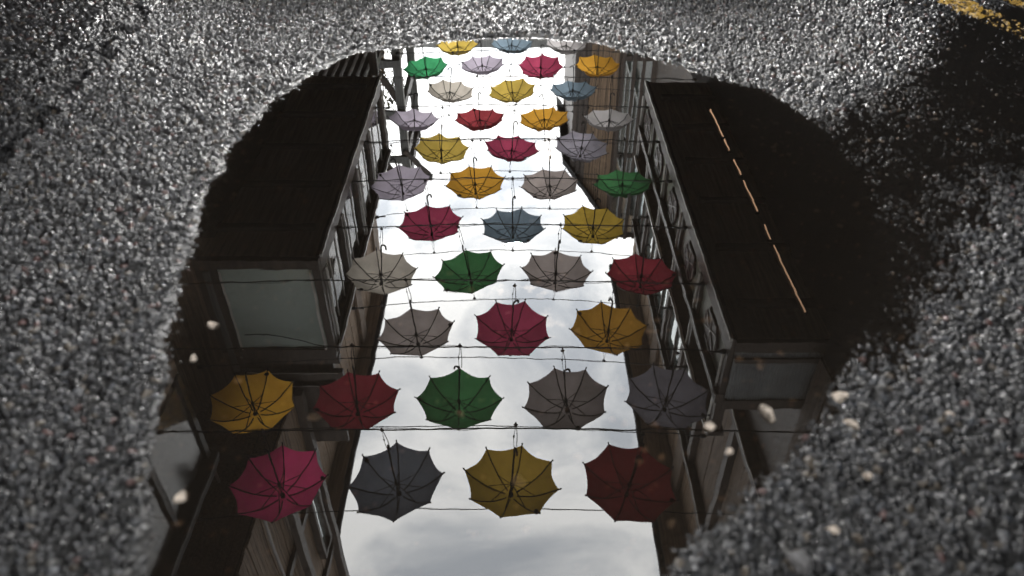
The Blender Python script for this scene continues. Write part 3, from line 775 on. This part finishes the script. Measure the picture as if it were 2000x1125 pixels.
# slatted pergola beyond the left gallery
pg = empty('slatted_pergola', (-2.1, 12.0, 0)); tag(pg, 'open slatted timber pergola beyond the glass balustrade gallery', 'pergola')
for i in range(8):
    x = -2.16 - 0.125 * i
    part('slat', 'dark_timber', pg, lambda b: b.box(x - 0.035, x + 0.035, 11.0, 13.2, ZB, ZB + 0.12))
part('cross_beam', 'dark_timber', pg, lambda b: (b.box(-3.18, -2.05, 11.0, 11.12, ZB + 0.122, ZB + 0.26), b.box(-3.18, -2.05, 13.08, 13.2, ZB + 0.122, ZB + 0.26)))
for y in (11.06, 13.14):
    part('post', 'dark_timber', pg, lambda b: b.box(-2.15, -2.03, y - 0.06, y + 0.06, 0, ZB - 0.002))
part('sign_board', 'copper_paint', pg, lambda b: b.box(-2.75, -2.45, 13.22, 13.26, 3.55, 4.15))

# open timber stair tower behind
tw = empty('timber_tower', (-2.6, 13.9, 0)); tag(tw, 'grey weathered open timber tower with cross beams and brackets', 'tower')
for (x, y) in ((-1.98, 12.6), (-2.55, 12.6), (-3.1, 12.6), (-1.98, 14.4), (-2.7, 14.4)):
    part('post', 'weathered_timber', tw, lambda b: b.box(x - 0.07, x + 0.07, y - 0.07, y + 0.07, 0, 6.8))
    part('post_lit_edge', 'pale_edge', tw, lambda b: b.box(x + 0.071, x + 0.086, y - 0.074, y - 0.05, 0.1, 6.75))
for z in (3.4, 4.35, 5.3, 6.2, 6.66):
    part('cross_beam', 'weathered_timber', tw, lambda b: b.box(-3.2, -1.92, 12.45, 12.525, z, z + 0.14))
    part('side_beam', 'dark_timber', tw, lambda b: b.box(-2.02, -1.94, 12.68, 14.32, z - 0.02, z + 0.15))
for z in (3.5, 5.4):
    part('brace', 'dark_timber', tw, lambda b: b.bar((-3.05, 12.70, z), (-2.02, 12.70, z + 1.7), 0.07, 0.11))
part('bracket', 'dark_timber', tw, lambda b: b.bar((-1.98, 12.5, 6.1), (-1.55, 12.5, 6.6), 0.06, 0.08))
part('bracket_arm', 'weathered_timber', tw, lambda b: b.box(-1.91, -1.5, 12.46, 12.52, 6.6, 6.7))

# climbing plants on the tower
def climber(name, mat, lo, hi, n_, label):
    b = MB(); rs = random.Random(len(label))
    for i in range(n_):
        c = Vector([rs.uniform(l, h) for l, h in zip(lo, hi)])
        a = Vector((rs.gauss(0, 1), rs.gauss(0, 1), rs.gauss(0, 1))).normalized(); k = a.orthogonal().normalized(); l_ = rs.uniform(0.05, 0.10); w_ = l_ * 0.6
        s0 = len(b.v)
        b.v += [tuple(c - a * l_), tuple(c + k * w_ * 0.5), tuple(c + a * l_), tuple(c - k * w_ * 0.5)]
        b.f.append((s0, s0+1, s0+2, s0+3))
    base = empty(name, ((lo[0] + hi[0]) / 2, (lo[1] + hi[1]) / 2, 0)); tag(base, label, 'plant')
    l = base.location; b.v = [(x - l.x, y - l.y, z) for x, y, z in b.v]
    b.build('leaves', mat, base)['kind'] = 'stuff'
    st = MB()
    for i in range(4):
        x = lo[0] + (hi[0] - lo[0]) * (i + 0.5) / 4; st.tube([(x - l.x, 0, 0), (x + 0.1 - l.x, 0.05, lo[2]), (x - l.x, 0, hi[2] - 0.2)], 0.03, 6, 0.01)
    st.build('stem', 'dark_timber', base)
climber('climbing_plant', 'foliage', (-3.0, 13.0, 2.6), (-2.05, 13.8, 5.6), 900, 'yellow green climbing plant inside the weathered tower')
climber('climbing_plant', 'autumn_foliage', (-2.9, 12.75, 3.9), (-2.2, 12.95, 5.0), 350, 'rust coloured autumn climber between the weathered tower posts')

# far right gable house
fg = empty('gable_house', (2.6, 16.5, 0)); tag(fg, 'tall boarded gable house jutting into the alley beyond the plaque gallery', 'building')
gz = lambda x: 7.75 + (x - 1.28) * 1.5
part('wall', 'dark_timber', fg, lambda b: b.prism([(1.30, 0), (2.2, 0), (2.2, gz(2.2)), (1.30, gz(1.30))], 'y', 15.0, 18.0))
part('cladding', 'cladding', fg, lambda b: cladding_y(b, 14.995, 1.62, 2.2, 0.2, gz, 0.12))['kind'] = 'stuff'
for x in (1.34, 1.46, 1.58):
    part('corner_board', 'dark_timber', fg, lambda b: b.box(x - 0.045, x + 0.03, 14.93, 14.99, 0, gz(x) - 0.03))
part('verge', 'slate', fg, lambda b: b.prism([(1.12, gz(1.12)), (2.3, gz(2.3)), (2.3, gz(2.3) + 0.14), (1.12, gz(1.12) + 0.14)], 'y', 14.8, 18.1))
gb = empty('glazed_bay', (2.6, 14.9, 0)); tag(gb, 'tall glazed bay of white panes between dark posts beside the gable house', 'window bay')
part('back_wall', 'dark_timber', gb, lambda b: b.box(2.21, 3.2, 14.9, 15.1, 0, 9.6))
for x in (2.25, 2.47, 2.66, 2.86):
    part('post', 'dark_timber', gb, lambda b: b.box(x - 0.035, x + 0.035, 14.70, 14.85, 0, 9.6))
for z in (3.0, 5.2, 7.4, 9.5):
    part('transom', 'dark_timber', gb, lambda b: b.box(2.215, 2.9, 14.76, 14.83, z, z + 0.1))
for xa_, xb2 in ((2.285, 2.435), (2.505, 2.625), (2.695, 2.825)):
    part('pane', 'window_glass', gb, lambda b: b.box(xa_ - 0.01, xb2 + 0.01, 14.80, 14.815, 2.9, 9.5))
# house closing the alley
eh = empty('end_house', (-0.8, 20.0, 0)); tag(eh, 'dark flat topped building closing the far end of the alley', 'building')
part('wall', 'dark_timber', eh, lambda b: b.box(-2.7, 2.6, 19.0, 22.0, 0, 6.55))
part('parapet', 'weathered_timber', eh, lambda b: b.box(-2.8, 2.7, 18.9, 18.995, 6.1, 6.62))
for x in (-1.8, -0.6, 0.6, 1.8):
    part('window', 'window_glass', eh, lambda b: b.box(x - 0.35, x + 0.35, 18.97, 18.998, 3.6, 5.2))
# hanging sign box by the right eave
hs = empty('hanging_sign', (2.45, 7.6, 7.4)); tag(hs, 'small dark box sign standing out from the boarded wall', 'sign')
part('sign_box', 'dark_metal', hs, lambda b: b.box(1.98, 2.42, 7.55, 7.67, 7.5, 7.95))
part('sign_arm', 'dark_metal', hs, lambda b: b.bar((2.40, 7.61, 7.7), (2.92, 7.61, 7.7), 0.04, 0.04))

# ------------------------------------------------------------------ umbrellas
UR, UH = 0.428, 0.210
NRIB = 8
def rib_pt(i, tt):
    th = 2 * math.pi * i / NRIB
    r = UR * tt; z = UH * (1 - tt ** 2.0)
    return Vector((r * math.cos(th), r * math.sin(th), z))
TIP = UH; HANDLE_Z = TIP - 0.61
cm = MB(); NT, NS = 10, 8
for i in range(NRIB):
    base_i = len(cm.v)
    for a_ in range(NT + 1):
        for b_ in range(NS + 1):
            tt, s = a_ / NT, b_ / NS
            t1 = tt * (1 - 0.058 * 4 * s * (1 - s) * tt ** 3)
            p = rib_pt(i, t1).lerp(rib_pt(i + 1, t1), s)
            p.z -= 0.010 * 4 * s * (1 - s) * math.sin(math.pi * min(1, tt))
            cm.v.append(tuple(p))
    for a_ in range(NT):
        for b_ in range(NS):
            k = base_i + a_ * (NS + 1) + b_
            cm.f.append((k, k + NS + 1, k + NS + 2, k + 1))
canopy_me = bpy.data.meshes.new('canopy'); canopy_me.from_pydata(cm.v, [], cm.f)
canopy_me.materials.append(None)
canopy_me.polygons.foreach_set('use_smooth', [True] * len(cm.f)); canopy_me.update()
def shift(p, dz=-0.006): return (p.x, p.y, p.z + dz)
RUN_Z = TIP - 0.155
parts_u = {}
rib_me, str_me = [], []
for i in range(NRIB):
    b = MB().tube([shift(rib_pt(i, k / 8)) for k in range(1, 9)] + [shift(rib_pt(i, 1.015))], 0.0062, 5)
    b.ball(shift(rib_pt(i, 1.018)), 0.009, n=6, m=4)
    rib_me.append(b.mesh('rib', 'dark_metal'))
    th = 2 * math.pi * i / NRIB
    q = rib_pt(i, 0.52)
    str_me.append(MB().tube([(0.014 * math.cos(th), 0.014 * math.sin(th), RUN_Z), shift(q, -0.008)], 0.0048, 4).mesh('stretcher', 'dark_metal'))
shaft_me = MB().tube([(0, 0, HANDLE_Z + 0.10), (0, 0, TIP + 0.055)], 0.0080, 6).mesh('shaft', 'dark_metal')
run_me = MB().tube([(0, 0, RUN_Z - 0.03), (0, 0, RUN_Z + 0.012)], 0.016, 8).mesh('runner', 'dark_metal')
hub_me = MB().tube([(0, 0, TIP - 0.025), (0, 0, TIP + 0.006)], 0.022, 8).mesh('hub', 'dark_metal')
hk = [(0, 0, HANDLE_Z + 0.11), (0, 0, HANDLE_Z + 0.03)] + [(0.03 - 0.03 * math.cos(a_), 0, HANDLE_Z + 0.03 - 0.03 * math.sin(a_)) for a_ in np.linspace(0.4, math.pi, 7)] + [(0.06, 0, HANDLE_Z + 0.045)]
handle_me = MB().tube(hk, 0.010, 7).mesh('handle', 'dark_metal')
strap_me = MB().ball((rib_pt(5, 0.9).x, rib_pt(5, 0.9).y, rib_pt(5, 0.9).z - 0.018), 0.022, 1.3, 1, 0.7).mesh('tie_strap', 'dark_metal')
def clampmesh(name): 
    return MB().ball((0, 0, 0), 0.016, 1.35, 0.8, 1.0, 6, 4).ball((0, 0, -0.022), 0.009, 0.8, 0.8, 1.2, 6, 4).mesh(name, 'dark_metal')
clamp_me = clampmesh('wire_clamp')
bead_me = MB().ball((0, 0, 0), 0.010, 0.8, 0.8, 1.5, 6, 4).mesh('bead', 'dark_metal')

RIM_Z = 4.84
ROWS = [  # y, [(x, colour)]
    (4.17, [(-2.06, 'magenta'), (-1.03, 'navy grey'), (0.0, 'olive yellow'), (1.04, 'maroon')]),
    (5.16, [(-2.56, 'amber'), (-1.53, 'dark red'), (-0.52, 'green'), (0.53, 'brown grey'), (1.53, 'charcoal purple')]),
    (6.17, [(-1.05, 'taupe'), (0.0, 'crimson'), (1.05, 'ochre orange')]),
    (7.20, [(-1.56, 'beige'), (-0.52, 'green'), (0.53, 'taupe'), (1.55, 'dark red')]),
    (8.23, [(-1.06, 'crimson'), (0.01, 'slate blue'), (1.06, 'mustard')]),
    (9.27, [(-1.57, 'lilac'), (-0.52, 'orange'), (0.53, 'taupe'), (1.56, 'green')]),
    (10.33, [(-1.07, 'yellow'), (0.0, 'crimson'), (1.06, 'purple grey')]),
    (11.35, [(-1.59, 'lilac'), (-0.53, 'scarlet'), (0.52, 'orange'), (1.58, 'pale grey')]),
    (12.43, [(-1.07, 'beige'), (0.0, 'yellow'), (1.06, 'slate blue')]),
    (13.48, [(-1.60, 'bright green'), (-0.55, 'lilac'), (0.53, 'crimson'), (1.58, 'orange')]),
    (14.55, [(-1.07, 'yellow'), (0.0, 'slate blue'), (1.06, 'pale grey')]),
]
def span(y):
    if y < 4.9: return -2.95, 2.62
    if y < 6.3: return -3.02 if y < 5.0 else -3.58, 2.0
    if y < 10.8: return -2.0, 2.0
    if y < 12.4: return -3.2, 2.9
    if y < 14: return -1.95, 2.9
    return -1.95 if False else -2.6, 2.0
UPM, LOM = 5.27, 4.17
def up_z(x, xa, xb):
    c_, h_ = (xa + xb) / 2, (xb - xa) / 2
    return UPM + 0.16 * ((x - c_) / h_) ** 2
def lo_z(x, xa, xb):
    c_, h_ = (xa + xb) / 2, (xb - xa) / 2
    return LOM + 0.05 * ((x - c_) / h_) ** 2
def link(name, me_, parent, loc=None):
    ob_ = bpy.data.objects.new(name, me_); col.objects.link(ob_); ob_.parent = parent
    if loc is not None: ob_.location = loc
    return ob_
labels_used = {}
rs = random.Random(4)
for ri, (y, us) in enumerate(ROWS):
    xa, xb = span(y)
    cols = [c for _, c in us]
    # wires
    for nm, zf, r_, word in (('upper_wire', up_z, 0.0050, 'above'), ('lower_wire', lo_z, 0.0064, 'below')):
        pts = [(xa + (xb - xa) * k / 24, y, zf(xa + (xb - xa) * k / 24, xa, xb)) for k in range(25)]
        w_ = empty('suspension_wire', (0, y, 0))
        part('wire', 'dark_metal', w_, lambda b: b.tube(pts, r_, 5))
        for s, p in ((1, pts[0]), (-1, pts[-1])):
            part('turnbuckle', 'dark_metal', w_, lambda b: (b.ball((p[0] + s * 0.03, p[1], p[2]), 0.028, 1.6, 0.9, 0.9, 7, 5), b.tube([(p[0] + s * 0.05, y, p[2]), (p[0] + s * 0.16, y + 0.01, p[2] + 0.004)], 0.010, 5)))
        if word == 'below':
            lp = [(p[0], y + 0.012, p[2] + 0.022 * math.sin(k * 1.3 + ri) + 0.012) for k, p in enumerate(pts)]
            part('loose_cord', 'dark_metal', w_, lambda b: b.tube(lp, 0.003, 4))
        tag(w_, 'thin black wire %s the umbrella row running %s, %s, %s' % (word, cols[0], cols[1], cols[2]), 'wire', 'wires holding the umbrella rows')
    for ui, (x, c) in enumerate(us):
        dz = rs.uniform(-0.025, 0.025)
        root = empty('umbrella', (x, y + rs.uniform(-.02, .02), RIM_Z + dz + (0.02 if abs(x) > 1.3 else 0)))
        rot = rs.uniform(0, 2 * math.pi)
        root.rotation_euler = (rs.gauss(0, R(3.0)), rs.gauss(0, R(3.2)), 0)
        spin = Matrix.Rotation(rot, 4, 'Z')
        cn = link('canopy', canopy_me, root); cn.rotation_euler.z = rot
        cn.material_slots[0].link = 'OBJECT'; cn.material_slots[0].material = M['fabric_' + c.replace(' ', '_')]
        for i in range(NRIB):
            rb = link('rib', rib_me[i], root); rb.rotation_euler.z = rot
            link('stretcher', str_me[i], rb)
        for nm, me_ in (('shaft', shaft_me), ('runner', run_me), ('hub', hub_me), ('handle', handle_me), ('tie_strap', strap_me)):
            o_ = link(nm, me_, root); o_.rotation_euler.z = rot if nm != 'handle' else rs.uniform(0, 6.28)
        # cords up to the upper wire and from the handle to the lower wire
        zt = up_z(x, xa, xb) - root.location.z; zl = lo_z(x, xa, xb) - root.location.z; oy = y - root.location.y
        b = MB(); b.tube([(0, 0, TIP + 0.05), (0.012, oy * .5, (TIP + zt) / 2 + 0.02), (0, oy, zt)], 0.0022, 4); b.tube([(0, 0, TIP + 0.05), (-0.012, oy * .5, (TIP + zt) / 2 + 0.02), (0, oy, zt)], 0.0022, 4)
        link('top_cord', b.mesh('top_cord', 'dark_metal'), root)
        b = MB(); b.tube([(0.02, 0, HANDLE_Z + 0.004), (0.016, oy * .5, (HANDLE_Z + zl) / 2), (0.004, oy, zl)], 0.0035, 4); b.tube([(0.0, 0, HANDLE_Z + 0.07), (-0.014, oy * .5, (HANDLE_Z + zl) / 2 + .02), (0, oy, zl)], 0.0024, 4)
        link('handle_cord', b.mesh('handle_cord', 'dark_metal'), root)
        link('wire_clamp', clamp_me, root, (0, oy, zt)); link('wire_clamp', clamp_me, root, (0, oy, zl + 0.012))
        link('bead', bead_me, root, (0.004, oy * .5, TIP + 0.085)); link('bead', bead_me, root, (-0.012, oy * .5, (HANDLE_Z + zl) / 2 + .01))
        if ui == 0: lab = '%s umbrella at the row end beside the %s umbrella, %s next' % (c, cols[1], cols[2])
        elif ui == len(us) - 1: lab = '%s umbrella at the row end beside the %s umbrella, after %s' % (c, cols[-2], cols[-3])
        else: lab = '%s umbrella hanging between the %s umbrella and the %s umbrella' % (c, cols[ui - 1], cols[ui + 1])
        tag(root, lab, 'umbrella', 'umbrellas hung in rows across the alley')
# slack cable across the glass end screen
tag(MB().tube([(-2.97, 6.24, 5.0), (-2.7, 6.235, 4.98), (-2.4, 6.235, 5.06), (-2.11, 6.24, 5.17)], 0.006, 5).build('slack_cable', 'dark_metal'), 'black cable sagging across the obscured glass end screen', 'cable')
